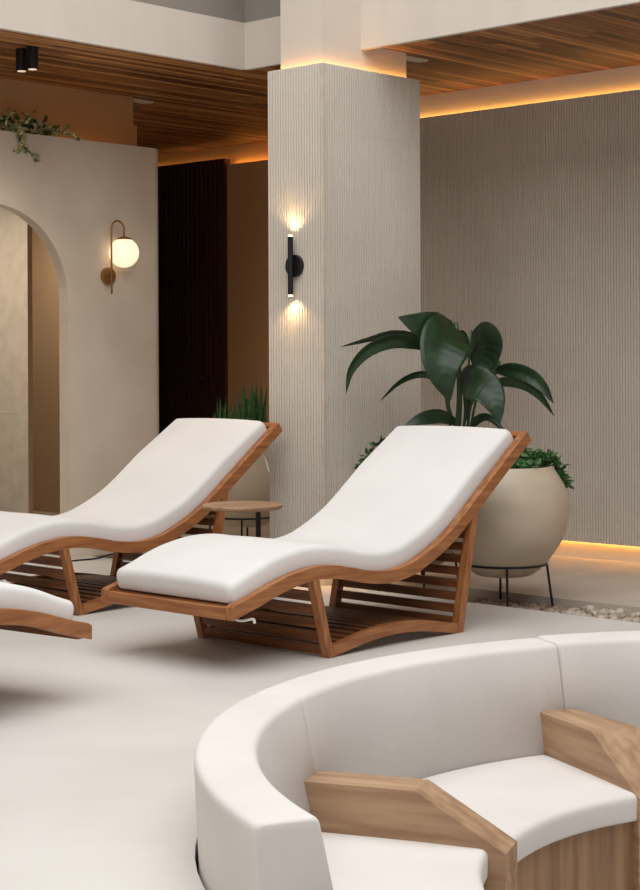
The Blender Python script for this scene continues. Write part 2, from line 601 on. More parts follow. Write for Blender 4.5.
# ------------------------------------------------------------ sun loungers
BOT = [(0, .219), (.138, .256), (.245, .290), (.353, .316), (.465, .332), (.571, .330), (.675, .314), (.795, .289), (.904, .276), (1.004, .277),
       (1.106, .294), (1.183, .319), (1.289, .364), (1.400, .423), (1.495, .488), (1.639, .596), (1.808, .722), (1.985, .853)]
bcurve = catmull([(x, 0, z) for x, z in BOT], 5)


def offs(curve, d):
    out = []
    for i, p in enumerate(curve):
        t = (curve[min(i+1, len(curve)-1)]-curve[max(i-1, 0)]).normalized()
        nrm = Vector((-t.z, 0, t.x))
        out.append(p+nrm*d)
    return out


HW, RW, RH = .403, .042, .056
tcurve = offs(bcurve, RH)
tcurve[0] = Vector((0, 0, .271))


def along(curve, x):
    for a, b in zip(curve, curve[1:]):
        if a.x <= x <= b.x:
            t = (x-a.x)/(b.x-a.x)
            return a.lerp(b, t), (b-a).normalized()
    return curve[-1], (curve[-1]-curve[-2]).normalized()


def make_lounger(name, label):
    t = thing(name, label, 'sun lounger', (0, 0, 0), 0)
    for s in (-1, 1):
        bm = bmesh.new()
        a, b = (-HW, -HW+RW) if s < 0 else (HW-RW, HW)
        strip_prism(bm, [(p.x, p.z) for p in bcurve], [(p.x, p.z) for p in tcurve], 'Y', a, b)
        obj('side_rail', bm, M['teak'], t, autosm=.003)
    # foot board and head bar
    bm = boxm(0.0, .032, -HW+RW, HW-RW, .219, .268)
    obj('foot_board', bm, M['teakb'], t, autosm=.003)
    e, te = bcurve[-1], tcurve[-1]
    dr = (bcurve[-1]-bcurve[-2]).normalized()
    bm = bmesh.new()
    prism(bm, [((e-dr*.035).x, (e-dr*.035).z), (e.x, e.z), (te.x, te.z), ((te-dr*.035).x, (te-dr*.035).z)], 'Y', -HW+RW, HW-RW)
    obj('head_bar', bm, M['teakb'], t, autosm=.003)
    # slats carrying the mattress
    bm = bmesh.new()
    x = .06
    while x < 1.88:
        p, d = along(bcurve, x)
        nn = Vector((-d.z, 0, d.x))
        q0 = p+nn*.022; q1 = p+nn*.036
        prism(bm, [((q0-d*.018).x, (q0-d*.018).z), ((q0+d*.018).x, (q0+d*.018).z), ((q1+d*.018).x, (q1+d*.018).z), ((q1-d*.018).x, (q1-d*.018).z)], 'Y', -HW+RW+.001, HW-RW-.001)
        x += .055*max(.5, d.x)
    obj('seat_slats', bm, M['teakx_shaded'], t)
    # legs
    def legz(x):
        return along(bcurve, x)[0].z
    FT = (.462, legz(.48)); FB = (.555, 0)
    BT = (1.535, legz(1.54)); BB = (1.420, 0)
    lw = .036
    for s in (-1, 1):
        a, b = (-HW, -HW+RW) if s < 0 else (HW-RW, HW)
        bm = bmesh.new()
        prism(bm, [(FB[0], 0), (FB[0]+lw, 0), (FT[0]+lw, legz(FT[0]+lw)+.004), (FT[0], legz(FT[0])+.004)], 'Y', a, b)
        obj('leg', bm, M['teakv'], t, autosm=.003)
        bm = bmesh.new()
        prism(bm, [(BB[0]-.01, 0), (BB[0]+lw, 0), (BT[0]+lw, legz(BT[0]+lw)+.006), (BT[0]-.006, legz(BT[0]-.006)+.006)], 'Y', a, b)
        obj('leg', bm, M['teakv'], t, autosm=.003)
        # arched stretcher between the feet
        n = 24
        lo, hi = [], []
        xa, xb = FB[0]+lw-.004, BB[0]-.004
        for i in range(n+1):
            u = i/n
            x = xa+(xb-xa)*u
            z = .052*math.sin(PI*min(1, u*1.02))
            lo.append((x, .001+z*.92))
            hi.append((x, .046+z))
        bm = bmesh.new()
        strip_prism(bm, lo, hi, 'Y', a+.004, b-.004)
        obj('stretcher', bm, M['teak'], t)
    # slatted ends and deck of the base
    yi = HW-RW-.001
    bm = bmesh.new()
    z = .008
    while z < .30:
        f = z/FT[1]
        xx = FB[0]+(FT[0]-FB[0])*f
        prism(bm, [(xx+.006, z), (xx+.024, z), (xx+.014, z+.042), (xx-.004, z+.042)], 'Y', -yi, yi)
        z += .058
    obj('front_slats', bm, M['teakx_shaded'], t)
    bm = bmesh.new()
    z = .030
    while z < .52:
        f = z/BT[1]
        xx = BB[0]+.008+(BT[0]-BB[0])*f
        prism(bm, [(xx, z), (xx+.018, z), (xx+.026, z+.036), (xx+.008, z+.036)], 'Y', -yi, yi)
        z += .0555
    obj('back_slats', bm, M['teakx_shaded'], t)
    bm = bmesh.new()
    x = FB[0]+.05
    while x < BB[0]-.05:
        u = (x-FB[0])/(BB[0]-FB[0])
        z = .020+.045*math.sin(PI*u)
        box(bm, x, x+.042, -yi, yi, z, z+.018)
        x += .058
    obj('base_slats', bm, M['teakx_shaded'], t)
    # mattress
    bm = bmesh.new()
    cw = HW-RW-.004
    th = .101
    base = [p for p in offs(bcurve, .038) if .020 <= p.x <= 1.948]
    L = [0]
    for a, b in zip(base, base[1:]):
        L.append(L[-1]+(b-a).length)
    tot = L[-1]
    def ev(s):
        s = max(0, min(tot, s))
        for i in range(len(L)-1):
            if s <= L[i+1]:
                f = (s-L[i])/(L[i+1]-L[i])
                return base[i].lerp(base[i+1], f), (base[i+1]-base[i]).normalized()
        return base[-1], (base[-1]-base[-2]).normalized()
    rr = .028
    ss = [rr*(1-math.cos(PI/2*k/5)) for k in range(6)]
    ss += [rr+(tot-2*rr)*k/60 for k in range(1, 60)]
    ss += [tot-rr*(1-math.cos(PI/2*k/5)) for k in range(5, -1, -1)]
    rings = []
    for s in ss:
        p, d = ev(s)
        d2 = ev(min(tot, s+.04))[0]-ev(max(0, s-.04))[0]
        d = d2.normalized()
        nn = Vector((-d.z, 0, d.x))
        e = min(s, tot-s)
        ins = 0 if e >= rr else rr-math.sqrt(max(0, rr*rr-(rr-e)**2))
        tp = 1 - .12*max(0, 1-s/.25) - .24*max(0, 1-(tot-s)/.35)      # thinner towards the foot
        htop = th*tp
        hy = cw-ins
        z0, z1 = ins*.45, htop-ins
        rc = min(.030, (z1-z0)*.45)
        puff = .004*math.sin(7*s)+.003*math.sin(17*s+1)
        ring = []
        nc = 5
        for (cy_, cz_, st) in ((hy-rc, z1-rc, 0), (-hy+rc, z1-rc, 90), (-hy+rc*.5, z0+rc*.5, 180), (hy-rc*.5, z0+rc*.5, 270)):
            q = rc if st < 180 else rc*.5
            for k in range(nc+1):
                a = R(st+90*k/nc)
                ring.append((cy_+q*math.cos(a), cz_+q*math.sin(a)))
        # extra points across the top for a soft crown
        full = []
        for i, pt in enumerate(ring):
            full.append(pt)
            if i == nc:
                for k in range(1, 8):
                    u = k/8
                    yy = (hy-rc)*(1-2*u)
                    full.append((yy, z1+puff+.008*math.sin(PI*u)))
        rings.append([bm.verts.new(Vector((p.x, yy, p.z))+nn*zz_) for yy, zz_ in full])
    m = len(rings[0])
    for a, b in zip(rings, rings[1:]):
        for k in range(m):
            bm.faces.new((a[k], a[(k+1) % m], b[(k+1) % m], b[k]))
    bm.faces.new(rings[0][::-1])
    bm.faces.new(rings[-1])
    mt_ = obj('mattress', bm, M['fabric'], t, smooth=True)
    # white straps that hold the mattress
    bm = bmesh.new()
    tube(bm, catmull([(.07, -HW+.10, .262), (.075, -HW+.10, .225), (.10, -HW+.06, .205), (.13, -HW+.02, .212), (.14, -HW+.02, .195)], 4), .006, 6)
    obj('strap', bm, M['strap'], mt_)
    bm = bmesh.new()
    tube(bm, catmull([(1.87, -HW+.09, .775), (1.885, -HW+.07, .735), (1.90, -HW+.05, .69), (1.915, -HW+.05, .645), (1.925, -HW+.05, .63)], 4), .005, 6)
    obj('strap', bm, M['strap'], mt_)
    return t


L1 = make_lounger('sun_lounger', 'teak sun lounger with white mattress, shown whole, in front of the big round planter')
L1.location = (4.565, 5.158, 0)
L2 = copy_tree(L1)
L2.location = (4.605, 6.86, 0)
L2['label'] = 'teak sun lounger with white mattress behind the small round table, foot cut off'
L3 = copy_tree(L1)
# on the front lounger the strap at the head is tucked in short
bm = bmesh.new()
tube(bm, catmull([(1.87, -HW+.09, .775), (1.885, -HW+.075, .755), (1.895, -HW+.055, .745)], 4), .005, 6)
me = bpy.data.meshes.new('strap')
bm.to_mesh(me); bm.free(); me.materials.append(M['strap'])
for ch in L1.children:
    if ch.name.startswith('mattress'):
        st_ = [c_ for c_ in ch.children]
        st_[-1].data = me
L3['label'] = 'teak sun lounger of which only the low foot end shows at left edge'
L3A = R(180+7)
L3.rotation_euler = (0, 0, L3A)
# its foot corner on the side of the camera stays where the photo shows it
L3.location = (3.93-(-HW*0*math.cos(L3A)-HW*math.sin(L3A)), 4.838-HW*math.cos(L3A), 0)
for L in (L1, L2, L3):
    L['group'] = 'teak sun loungers'

# ------------------------------------------------------------ side table
t = thing('side_table', 'small round wooden table on a black post between the two big loungers', 'side table', (5.95, 6.12, 0))
bm = bmesh.new()
lathe(bm, [(.10, .483), (.185, .486), (.203, .496), (.205, .506), (.200, .511)], 0, 0, 48)
obj('tabletop', bm, M['oak'], t, smooth=False)
bm = bmesh.new()
lathe(bm, [(.0135, .012), (.0135, .484)], .11, .0, 16)
obj('post', bm, M['black'], t)
bm = bmesh.new()
lathe(bm, [(.15, 0), (.15, .010), (.145, .013)], 0, 0, 40)
obj('base', bm, M['black'], t)

# ------------------------------------------------------------ planters
LEGS = (-2, 88, 178, 268)       # degrees round from the side that faces the loungers

def make_planter(name, label, loc, k=1.0, kz=1.0):
    t = thing(name, label, 'planter', loc)
    bm = bmesh.new()
    prof = [(.10, .121), (.135, .125), (.17, .145), (.217, .185), (.262, .245), (.300, .305), (.320, .355), (.336, .42), (.341, .478), (.338, .52), (.328, .555),
            (.305, .61), (.276, .655), (.256, .682), (.252, .688), (.243, .688), (.238, .68), (.255, .64), (.27, .60)]
    c = catmull([(a*k, b*kz, 0) for a, b in prof], 3)
    lathe(bm, [(p.x, p.y) for p in c], 0, 0, 72, cap=False)
    bm.faces.new([v for v in bm.verts[:72]][::-1])
    obj('bowl', bm, M['pot'], t, smooth=True)
    bm = bmesh.new()
    lathe(bm, [(.262*k, .62*kz), (.262*k, .632*kz)], 0, 0, 48)
    obj('soil', bm, M['soil'], t)
    bm = bmesh.new()
    rg = .222*k; zr = .180*kz
    lathe(bm, [(rg-.004, zr), (rg+.004, zr), (rg+.004, zr+.011), (rg-.004, zr+.011), (rg-.004, zr)], 0, 0, 64, cap=False)
    ring = obj('stand_ring', bm, M['black'], t)
    for q in LEGS:
        a = R(q-136.85)
        xx = loc[0]+.255*k*math.cos(a)
        zf = -.062 if CH0 < xx < CH1 else 0
        bm = bmesh.new()
        tube(bm, [(rg*math.cos(a), rg*math.sin(a), zr+.005), (.255*k*math.cos(a), .255*k*math.sin(a), zf)], .0065, 8)
        obj('leg', bm, M['black'], ring)
    return t


PX, PY = 6.996, 5.260
QX, QY = 7.15, 5.93
SX, SY = 7.93, 8.14
P1 = make_planter('planter', 'round clay planter on black legs in the pebble strip, just right of the front lounger', (PX, PY, 0))
P2 = make_planter('planter', 'clay planter of the tall lily, hidden behind the backrest of the front lounger', (QX, QY, 0), .78, .94)
P3 = make_planter('planter', 'round clay planter in shade behind the second lounger, partly hidden by the column', (SX, SY, 0))


# ------------------------------------------------------------ leaves
def leaf_bm(bm, mid, width, phi=0, fold=.25, view=None, ripple=.0, base=.6, m=9):
    """a pointed blade along the midrib points; width = half width; phi turns the blade about its midrib"""
    mid = catmull(mid, m)
    n = len(mid)
    rows = []
    view = view or FW
    pk = base/(base+.95)
    norm = pk**base*(1-pk)**.95
    for i, p in enumerate(mid):
        u = i/(n-1)
        t = (mid[min(i+1, n-1)]-mid[max(i-1, 0)]).normalized()
        side = t.cross(view).normalized()
        nrm = side.cross(t).normalized()
        s = side*math.cos(phi)+nrm*math.sin(phi)
        nn = -side*math.sin(phi)+nrm*math.cos(phi)
        w = width*(u**base)*((1-u)**.95)/norm
        row = []
        for k in range(-5, 6):
            v = k/5
            h = fold*w*abs(v)**1.3 + ripple*.035*math.sin(u*62-abs(v)*7)*(1-abs(v)*.3)*min(1, w/.05) + .10*w*math.sin(u*5+k*.3)*abs(v)
            row.append(bm.verts.new(p+s*(w*v)-nn*h))
        rows.append(row)
    for a, b in zip(rows, rows[1:]):
        for k in range(10):
            bm.faces.new((a[k], a[k+1], b[k+1], b[k]))


LZ = .597
plant = thing('peace_lily', 'tall plant with broad dark green leaves rising behind the front lounger', 'plant', (QX, QY, LZ))
D = 9.10
def pl(px, py, dd):
    return at(px, py, D+dd)-Vector((QX, QY, LZ))


LV = [  # midrib pixels with distance offset, half width in metres, turn, fold
    ([(456, 327, 0), (448, 337, -.14), (443, 353, -.22), (443, 374, -.26), (450, 402, -.24)], .145, .05, .16),
    ([(457, 329, .02), (440, 331, -.08), (420, 325, -.16), (398, 317, -.20)], .100, -.35, .12),
    ([(470, 334, .03), (480, 339, .08), (484, 350, .12), (481, 366, .14), (470, 382, .12)], .108, 0, .22),
    ([(460, 381, -.05), (474, 383, -.18), (487, 391, -.25), (495, 405, -.29), (500, 424, -.30)], .098, .1, .15),
    ([(440, 344, -.05), (415, 336, -.08), (392, 333, -.1), (368, 339, -.05), (340, 347, 0)], .036, .9, .2),
    ([(440, 350, -.08), (412, 342, -.2), (390, 341, -.28), (367, 351, -.32), (351, 370, -.34), (346, 394, -.34)], .040, .35, .35),
    ([(447, 386, 0), (430, 375, .02), (414, 375, .05), (397, 384, .08), (379, 402, .10)], .022, .5, .3),
    ([(495, 371, .02), (512, 370, -.05), (530, 376, -.12), (543, 387, -.16), (554, 404, -.18)], .046, -.3, .25),
    ([(486, 386, .02), (505, 381, .1), (524, 384, .15), (540, 396, .18), (555, 417, .2)], .032, -.3, .35),
    ([(458, 422, -.02), (440, 417, -.14), (420, 420, -.22), (402, 428, -.26)], .042, -.5, .2),
    ([(470, 428, 0), (480, 419, -.05), (492, 420, -.1), (512, 440, -.14)], .026, .5, .3),
    ([(464, 388, .05), (467, 398, .06), (467, 412, .06), (463, 425, .05)], .026, .3, .2),
    ([(463, 330, .1), (458, 340, .2), (456, 355, .3), (457, 372, .34)], .06, .2, .2),
    ([(478, 372, .1), (490, 372, .25), (496, 368, .35), (500, 360, .4)], .03, .3, .2),
]
for mid, w, phi, fold in LV:
    bm = bmesh.new()
    leaf_bm(bm, [pl(*q) for q in mid], w, phi, fold, ripple=.05, base=.45 if w > .09 else .6)
    o = obj('leaf', bm, M['leaf'], plant, smooth=True)
    md = o.modifiers.new('thick', 'SOLIDIFY'); md.thickness = .0016
BX = 441
ST = [
    ([(BX, 475, 0), (455, 440, -.02), (459, 410, 0), (459, 375, 0), (456, 322, 0)], .021),
    ([(BX+4, 475, .02), (462, 435, .03), (466, 400, .06), (471, 330, .03)], .010),
    ([(BX-3, 475, -.03), (450, 430, -.04), (446, 400, -.05), (440, 348, -.07)], .009),
    ([(BX-4, 475, -.02), (454, 432, -.02), (450, 410, -.02), (446, 386, 0)], .008),
    ([(BX+6, 475, 0), (466, 432, 0), (471, 405, 0), (484, 386, .02), (487, 386, .02)], .009),
    ([(BX+8, 475, 0), (469, 432, 0), (475, 405, 0), (483, 378, 0), (494, 371, .02)], .009),
    ([(BX, 475, -.03), (455, 430, -.05), (460, 381, -.06)], .009),
    ([(BX-2, 475, 0), (452, 440, 0), (458, 422, 0)], .008),
    ([(BX+6, 475, 0), (463, 442, 0), (471, 427, 0)], .008),
]
for k, (pts, r) in enumerate(ST):
    bm = bmesh.new()
    p3 = catmull([pl(*q) for q in pts], 4)
    p3[0].z = -.002
    tube(bm, p3, [r*(1-.45*i/(len(p3)-1)) for i in range(len(p3))], 8)
    obj('stem', bm, M['stem'], plant, smooth=True)


def leaflets(bm, centre, n, spread, size, rr, up=.4):
    for _ in range(n):
        c = Vector(centre)+Vector((rr.gauss(0, spread[0]), rr.gauss(0, spread[1]), abs(rr.gauss(0, spread[2]))))
        s = size*rr.uniform(.6, 1.3)
        d = Vector((rr.uniform(-1, 1), rr.uniform(-1, 1), rr.uniform(-.3, 1)*up)).normalized()
        sd = d.cross(Vector((rr.uniform(-1, 1), rr.uniform(-1, 1), rr.uniform(-1, 1)))).normalized()
        n_ = d.cross(sd)
        q = [c, c+d*s*.5+sd*s*.32+n_*s*.08, c+d*s, c+d*s*.5-sd*s*.32+n_*s*.08]
        m = c+d*s*.5-n_*s*.03
        v = [bm.verts.new(x) for x in q]
        mv = bm.verts.new(m)
        for i in range(4):
            bm.faces.new((v[i], v[(i+1) % 4], mv))


def vine(bmv, bml, pts, r, rr, size, dens, jit):
    p3 = catmull(pts, 5)
    tube(bmv, p3, r, 5)
    for p in p3:
        leaflets(bml, p, dens, (jit, jit, jit*.5), size, rr, .6)


rv = Vector((RT.x, RT.y, 0)); fv = Vector((-FW.x, -FW.y, 0))


def trailing(label, x, y, z, rad, sides, seed, rise=0.0, out=0.0):
    rr = random.Random(seed)
    tr = thing('trailing_plant', label, 'plant', (x, y, z))
    bml, bmv = bmesh.new(), bmesh.new()
    for k in range(70):
        a = rr.uniform(0, 2*PI); q = rad*.85*math.sqrt(rr.uniform(0, 1))
        leaflets(bml, (q*math.cos(a), q*math.sin(a), .045), 6, (.02, .02, .04), .05, rr)
    for sgn, cnt, ln in sides:
        for k in range(cnt):
            b0 = rv*sgn*rad*.7+fv*rr.uniform(-.08, .10)
            r_ = rad
            vine(bmv, bml, [b0+Vector((0, 0, .02)), b0+rv*sgn*(.05+out*.3)+Vector((0, 0, .10+rise)), b0+rv*sgn*(.10+out*.7)+Vector((0, 0, .075+rise)), b0+rv*sgn*(.13+out)+Vector((0, 0, .01*ln+rise*.8)), b0+rv*sgn*(.155+out)+Vector((0, 0, -.06*ln+rise*.6))], .003, rr, .044, 3, .008)
    obj('foliage', bml, M['leaf2'], tr)
    obj('vine', bmv, M['stem'], tr, smooth=True)
    return tr


trailing('low leafy green plant spilling over the rim of the clay planter by the front lounger', PX, PY, .632, .235, ((1, 3, .9), (-1, 1, .3)), 3)
trailing('small leafy green sprig peeking out left of the front lounger backrest', QX, QY, LZ, .17, ((-1, 1, .2),), 8, .085, .075)

# snake plant and grasses in the shaded planter
S0 = Vector((SX, SY, .635))
sp = thing('snake_plant', 'upright snake plant with pointed dark green blades in the shaded planter', 'plant', tuple(S0))
DS = (S0-Vector((0, 0, H))).dot(FW)
def spx(px, py, dd=0):
    return at(px, py, DS+dd)-S0
for (x0, x1, yt, w, dd) in ((243, 237, 393, .020, 0), (245, 243.5, 384, .034, -.03), (251, 252, 383, .040, -.06), (256, 256, 378, .016, .05), (258, 261.5, 381, .026, -.02), (259, 267, 386, .016, .02), (248, 247, 396, .03, .06), (262, 266, 408, .02, -.1)):
    bm = bmesh.new()
    b0 = spx(x0, 440, dd); t0 = spx(x1, yt, dd)
    b0.z = -.03
    mid = [b0.lerp(t0, k/5) for k in range(6)]
    n = len(mid)
    rows_ = []
    side = rv
    for i, p in enumerate(catmull(mid, 3)):
        u = i/15
        ww = .8*w*(.75+.35*math.sin(PI*min(1, u*1.2)))*(1-u**5)
        rows_.append([bm.verts.new(p+side*ww*v+fv*(-.4*ww*abs(v))) for v in (-1, -.5, 0, .5, 1)])
    for a, b in zip(rows_, rows_[1:]):
        for k in range(4):
            bm.faces.new((a[k], a[k+1], b[k+1], b[k]))
    o = obj('blade', bm, M['snake'], sp, smooth=True)
    md = o.modifiers.new('thick', 'SOLIDIFY'); md.thickness = .004
gp = thing('tufted_plant', 'small spiky green and yellow plant left of the snake plant in the shaded planter', 'plant', tuple(S0))
bm = bmesh.new()
rr = random.Random(11)
for k in range(46):
    px_ = rr.choice((220, 228, 231, 238, 243, 248))+rr.uniform(-3, 3)
    b0 = spx(px_, 440, rr.uniform(-.15, .1)); b0.z = -.03
    tp = b0+Vector((rr.uniform(-.05, .05), rr.uniform(-.05, .05), 0)); tp.z = rr.uniform(.24, .36)
    mid = [b0, b0.lerp(tp, .5)+Vector((0, 0, .03)), tp]
    leaf_bm(bm, mid, .008, rr.uniform(-1, 1), .2)
obj('foliage', bm, M['leaf2'], gp, smooth=True)

# variegated creeper on top of the arched wall
rr = random.Random(5)
iv = thing('variegated_creeper', 'pale variegated creeper trailing over the top of the arched plaster wall', 'plant', (onY(30, 130, YA).x, YA+.1, ZA))
ox = Vector(iv.location)
bml, bmv, bmd = bmesh.new(), bmesh.new(), bmesh.new()
xa, xb = onY(-60, 120, YA).x-ox.x, onY(66, 120, YA).x-ox.x
for k in range(110):
    x = xa+(xb-xa)*rr.random()
    s = 1 if x < onY(50, 120, YA).x-ox.x else .6
    leaflets(bml, (x, rr.uniform(-.07, .08), .015), 5, (.03, .03, .05*s), .045, rr)
for k in range(60):
    x = xa+(xb-xa)*rr.random()*.95
    leaflets(bmd, (x, rr.uniform(0, .08), .02), 4, (.03, .03, .055), .06, rr)
def yv(px, py, oy=-.115):
    p = onY(px, py, YA)-ox
    return Vector((p.x, oy, p.z))
vine(bmv, bml, [yv(10, 124, -.05), yv(15, 131), yv(18, 140), yv(20, 148), yv(16, 154)], .003, rr, .03, 4, .012)
vine(bmv, bml, [yv(18, 136), yv(22, 147), yv(27, 152), yv(33, 157), yv(36, 162)], .003, rr, .026, 3, .008)
vine(bmv, bml, [yv(16, 126, -.05), yv(20, 132), yv(21, 139)], .003, rr, .032, 5, .012)
vine(bmv, bml, [yv(52, 126, -.05), yv(60, 132, -.1), yv(68, 135, -.11), yv(78, 141)], .003, rr, .03, 4, .010)
vine(bmv, bml, [yv(66, 134, -.05), yv(70, 130, -.05), yv(73, 126, -.05)], .002, rr, .026, 2, .008)
obj('pale_foliage', bml, M['varieg'], iv)
obj('dark_foliage', bmd, M['leaf2'], iv)
obj('vine', bmv, M['stem'], iv)

# ------------------------------------------------------------ pebbles
rr = random.Random(21)
protos = []
for k in range(8):
    bm = bmesh.new()
    bmesh.ops.create_icosphere(bm, subdivisions=2, radius=1)
    sx, sy, sz = rr.uniform(.8, 1.25), rr.uniform(.7, 1.0), rr.uniform(.5, .75)
    ph = rr.uniform(0, 6)
    for v in bm.verts:
        q = 1+.10*math.sin(3*v.co.x+ph)+.09*math.sin(4*v.co.y+2*ph)+.06*math.sin(5*v.co.z-ph)
        v.co = Vector((v.co.x*sx*q, v.co.y*sy*q, v.co.z*sz*q))
    me = bpy.data.meshes.new('pebble')
    bm.to_mesh(me); bm.free()
    for p in me.polygons: p.use_smooth = True
    me.materials.append(M['peb'])
    protos.append(me)
pos = []
step = .040
yy = 3.4
while yy < 8.0:
    x = CH0+.030
    while x < CH1-.026:
        pos.append((x+rr.uniform(-.008, .008), yy+rr.uniform(-.010, .010)))
        x += step
    yy += step
def clear_leg(x, y):
    for k in LEGS:
        a = R(k-136.85)
        if math.hypot(x-(PX+.25*math.cos(a)), y-(PY+.25*math.sin(a))) < .040 or math.hypot(x-(QX+.20*math.cos(a)), y-(QY+.20*math.sin(a))) < .040:
            return False
    if y > CY0-.03 and y < CY1+.03:
        return False
    return True
pos = [p for p in pos if clear_leg(*p)]
near = sorted(pos, key=lambda p: abs(p[1]-4.35))[:300]
ns = set(near)
rest = [p for p in pos if p not in ns]
for i, (x, y) in enumerate(near):
    o = bpy.data.objects.new('pebble', protos[i % 8])
    COL.objects.link(o)
    s = rr.uniform(.018, .030)
    o.scale = (s, s, s)
    o.rotation_euler = (rr.uniform(-.4, .4), rr.uniform(-.4, .4), rr.uniform(0, 6))
    o.location = (x, y, -.062+s*.55+rr.choice((0, 0, .004, .014)))
    tag(o, 'pale rounded pebble lying in the strip between floor and stone platform', 'pebble', 'pale pebbles in the floor strip')
bm = bmesh.new()
for (x, y) in rest:
    s = rr.uniform(.018, .030)
    mtx = Matrix.Translation((x, y, -.062+s*.55+rr.choice((0, 0, .004, .012)))) @ Matrix.Rotation(rr.uniform(0, 6), 4, 'Z') @ Matrix.Diagonal((s*1.1, s*.9, s*.65, 1))
    bmesh.ops.create_icosphere(bm, subdivisions=1, radius=1, matrix=mtx)
tag(obj('pebbles', bm, M['peb'], smooth=True), 'remaining pale pebbles of the strip further along under the planter and loungers', 'pebbles', kind='stuff')

# ------------------------------------------------------------ lamps on the walls
# globe lamp
g = onY(123.5, 252.5, YA-.13)
rodp = onY(111.5, 276, YA-.05)
gl = thing('wall_lamp', 'brass wall lamp with lit white glass globe on the arched plaster wall', 'wall lamp', (rodp.x-.01, YA, onY(109, 276, YA).z))
G0 = Vector(gl.location)
bm = bmesh.new()
c = onY(109, 276, YA-.02)-G0
mt = Matrix.Translation((c.x, -.012, c.z)) @ Matrix.Rotation(PI/2, 4, 'X')
bmesh.ops.create_cone(bm, cap_ends=True, segments=40, radius1=.056, radius2=.056, depth=.024, matrix=mt)
obj('backplate', bm, M['brass'], gl, autosm=.003)
bm = bmesh.new()
yr = -.075
def gp_(px, py):
    p = onY(px, py, YA+yr)-G0
    return Vector((p.x, yr, p.z))
xl, xr_ = gp_(111.5, 250).x, gp_(124, 250).x
ztop = gp_(118, 221).z
ra = (xr_-xl)/2
pts = [Vector((xl, yr, gp_(111, 294).z)), Vector((xl, yr, ztop-ra))]
pts += [Vector((xl+ra-ra*math.cos(PI*k/10), yr, ztop-ra+ra*math.sin(PI*k/10))) for k in range(1, 10)]
pts += [Vector((xr_, yr, ztop-ra)), Vector((xr_, yr, gp_(124, 238).z))]
tube(bm, pts, .0065, 10)
tube(bm, [(c.x+.004, -.02, c.z), (xl, yr, c.z)], .008, 8)
obj('arm', bm, M['brass'], gl, smooth=True)
gc = gp_(124, 252.7); gc.x = xr_
bm = bmesh.new()
bmesh.ops.create_uvsphere(bm, u_segments=40, v_segments=24, radius=.096, matrix=Matrix.Translation(gc))
obj('globe', bm, M['globe'], gl, smooth=True)
bm = bmesh.new()
lathe(bm, [(.050, gc.z+.083), (.046, gc.z+.092), (.02, gc.z+.102), (.008, gc.z+.104)], gc.x, gc.y, 24)
obj('cap', bm, M['brass'], gl, smooth=True)

# black up-and-down sconce on the column
sc0 = onX(296.0, 266, CX0)
sn = thing('wall_sconce', 'slim black tube sconce lighting up and down on the fluted column', 'wall lamp', (CX0, sc0.y, sc0.z))
bm = bmesh.new()
mt = Matrix.Translation((-.012, 0, 0)) @ Matrix.Rotation(PI/2, 4, 'Y')
bmesh.ops.create_cone(bm, cap_ends=True, segments=40, radius1=.062, radius2=.062, depth=.024, matrix=mt)
obj('backplate', bm, M['black'], sn, autosm=.003)
bm = bmesh.new()
XT = -.044
lathe(bm, [(.0150, -.160), (.0155, -.158), (.0155, .158), (.0150, .160)], XT, .0, 24)
tube(bm, [(-.02, 0, 0), (XT, 0, 0)], .010, 10)
obj('tube', bm, M['black'], sn)
bm = bmesh.new()
lathe(bm, [(.0125, .1602), (.0125, .1690)], XT, 0, 20)
obj('lens', bm, M['bulb'], sn)
bm = bmesh.new()
lathe(bm, [(.0125, -.1690), (.0125, -.1602)], XT, 0, 20)
obj('lens', bm, M['bulb'], sn)


SW = (CX0+XT+.012, sc0.y, sc0.z)
lamp('sconce_up', 'SPOT', (SW[0], SW[1], SW[2]+.170), 4.2, (1, .66, .32), (PI, R(-16), 0), spot_size=R(135), spot_blend=.6, shadow_soft_size=.012)
lamp('sconce_down', 'SPOT', (SW[0], SW[1], SW[2]-.170), 4.2, (1, .66, .32), (0, R(16), 0), spot_size=R(135), spot_blend=.6, shadow_soft_size=.012)

# two black cylinder downlights
for (px_, lab) in ((21.5, 'left one of the two black cylinder downlights on the wooden ceiling'), (32.5, 'right one of the two black cylinder downlights on the wooden ceiling')):
    zz = at(px_, 49 if px_ < 25 else 47, 1)-Vector((0, 0, H)); k = (ZC-H)/zz.z
    p = Vector((0, 0, H))+zz*k
    dl = thing('ceiling_downlight', lab, 'downlight', (p.x, p.y, ZC), group='cylinder downlights')
    bm = bmesh.new()
    lathe(bm, [(.029, -.125), (.032, -.125), (.032, 0)], 0, 0, 28)
    obj('housing', bm, M['black'], dl)
    bm = bmesh.new()
    lathe(bm, [(.024, -.1285), (.024, -.1252)], 0, 0, 20)
    obj('lens', bm, M['lens'], dl)
    lamp('downlight_beam', 'SPOT', (p.x, p.y, ZC-.135), 15, (1, .85, .68), (0, 0, 0), spot_size=R(120), spot_blend=.9, shadow_soft_size=.02)

# cord lying on the floor behind the second lounger
def fl(px, py):
    d = at(px, py, 1)-Vector((0, 0, H)); t = -H/d.z
    p = Vector((0, 0, H))+d*t
    return Vector((p.x, p.y, .006))
bm = bmesh.new()
tube(bm, catmull([fl(30, 553), fl(55, 562), fl(80, 561), (fl(98, 559)), fl(112, 555), fl(140, 551)], 6), .0055, 6)
tag(obj('power_cord', bm, M['cord']), 'thin black cord lying on the floor behind the second lounger', 'cord')

# ------------------------------------------------------------ the round sunken sofa
so = thing('curved_sofa', 'round built-in sofa with cream back and seat cushions and oak armrests, sunk in the floor', 'sofa', (PC.x, PC.y, 0))
RO, RI, ZT = 1.748, 1.588, .25
ZP = -.54


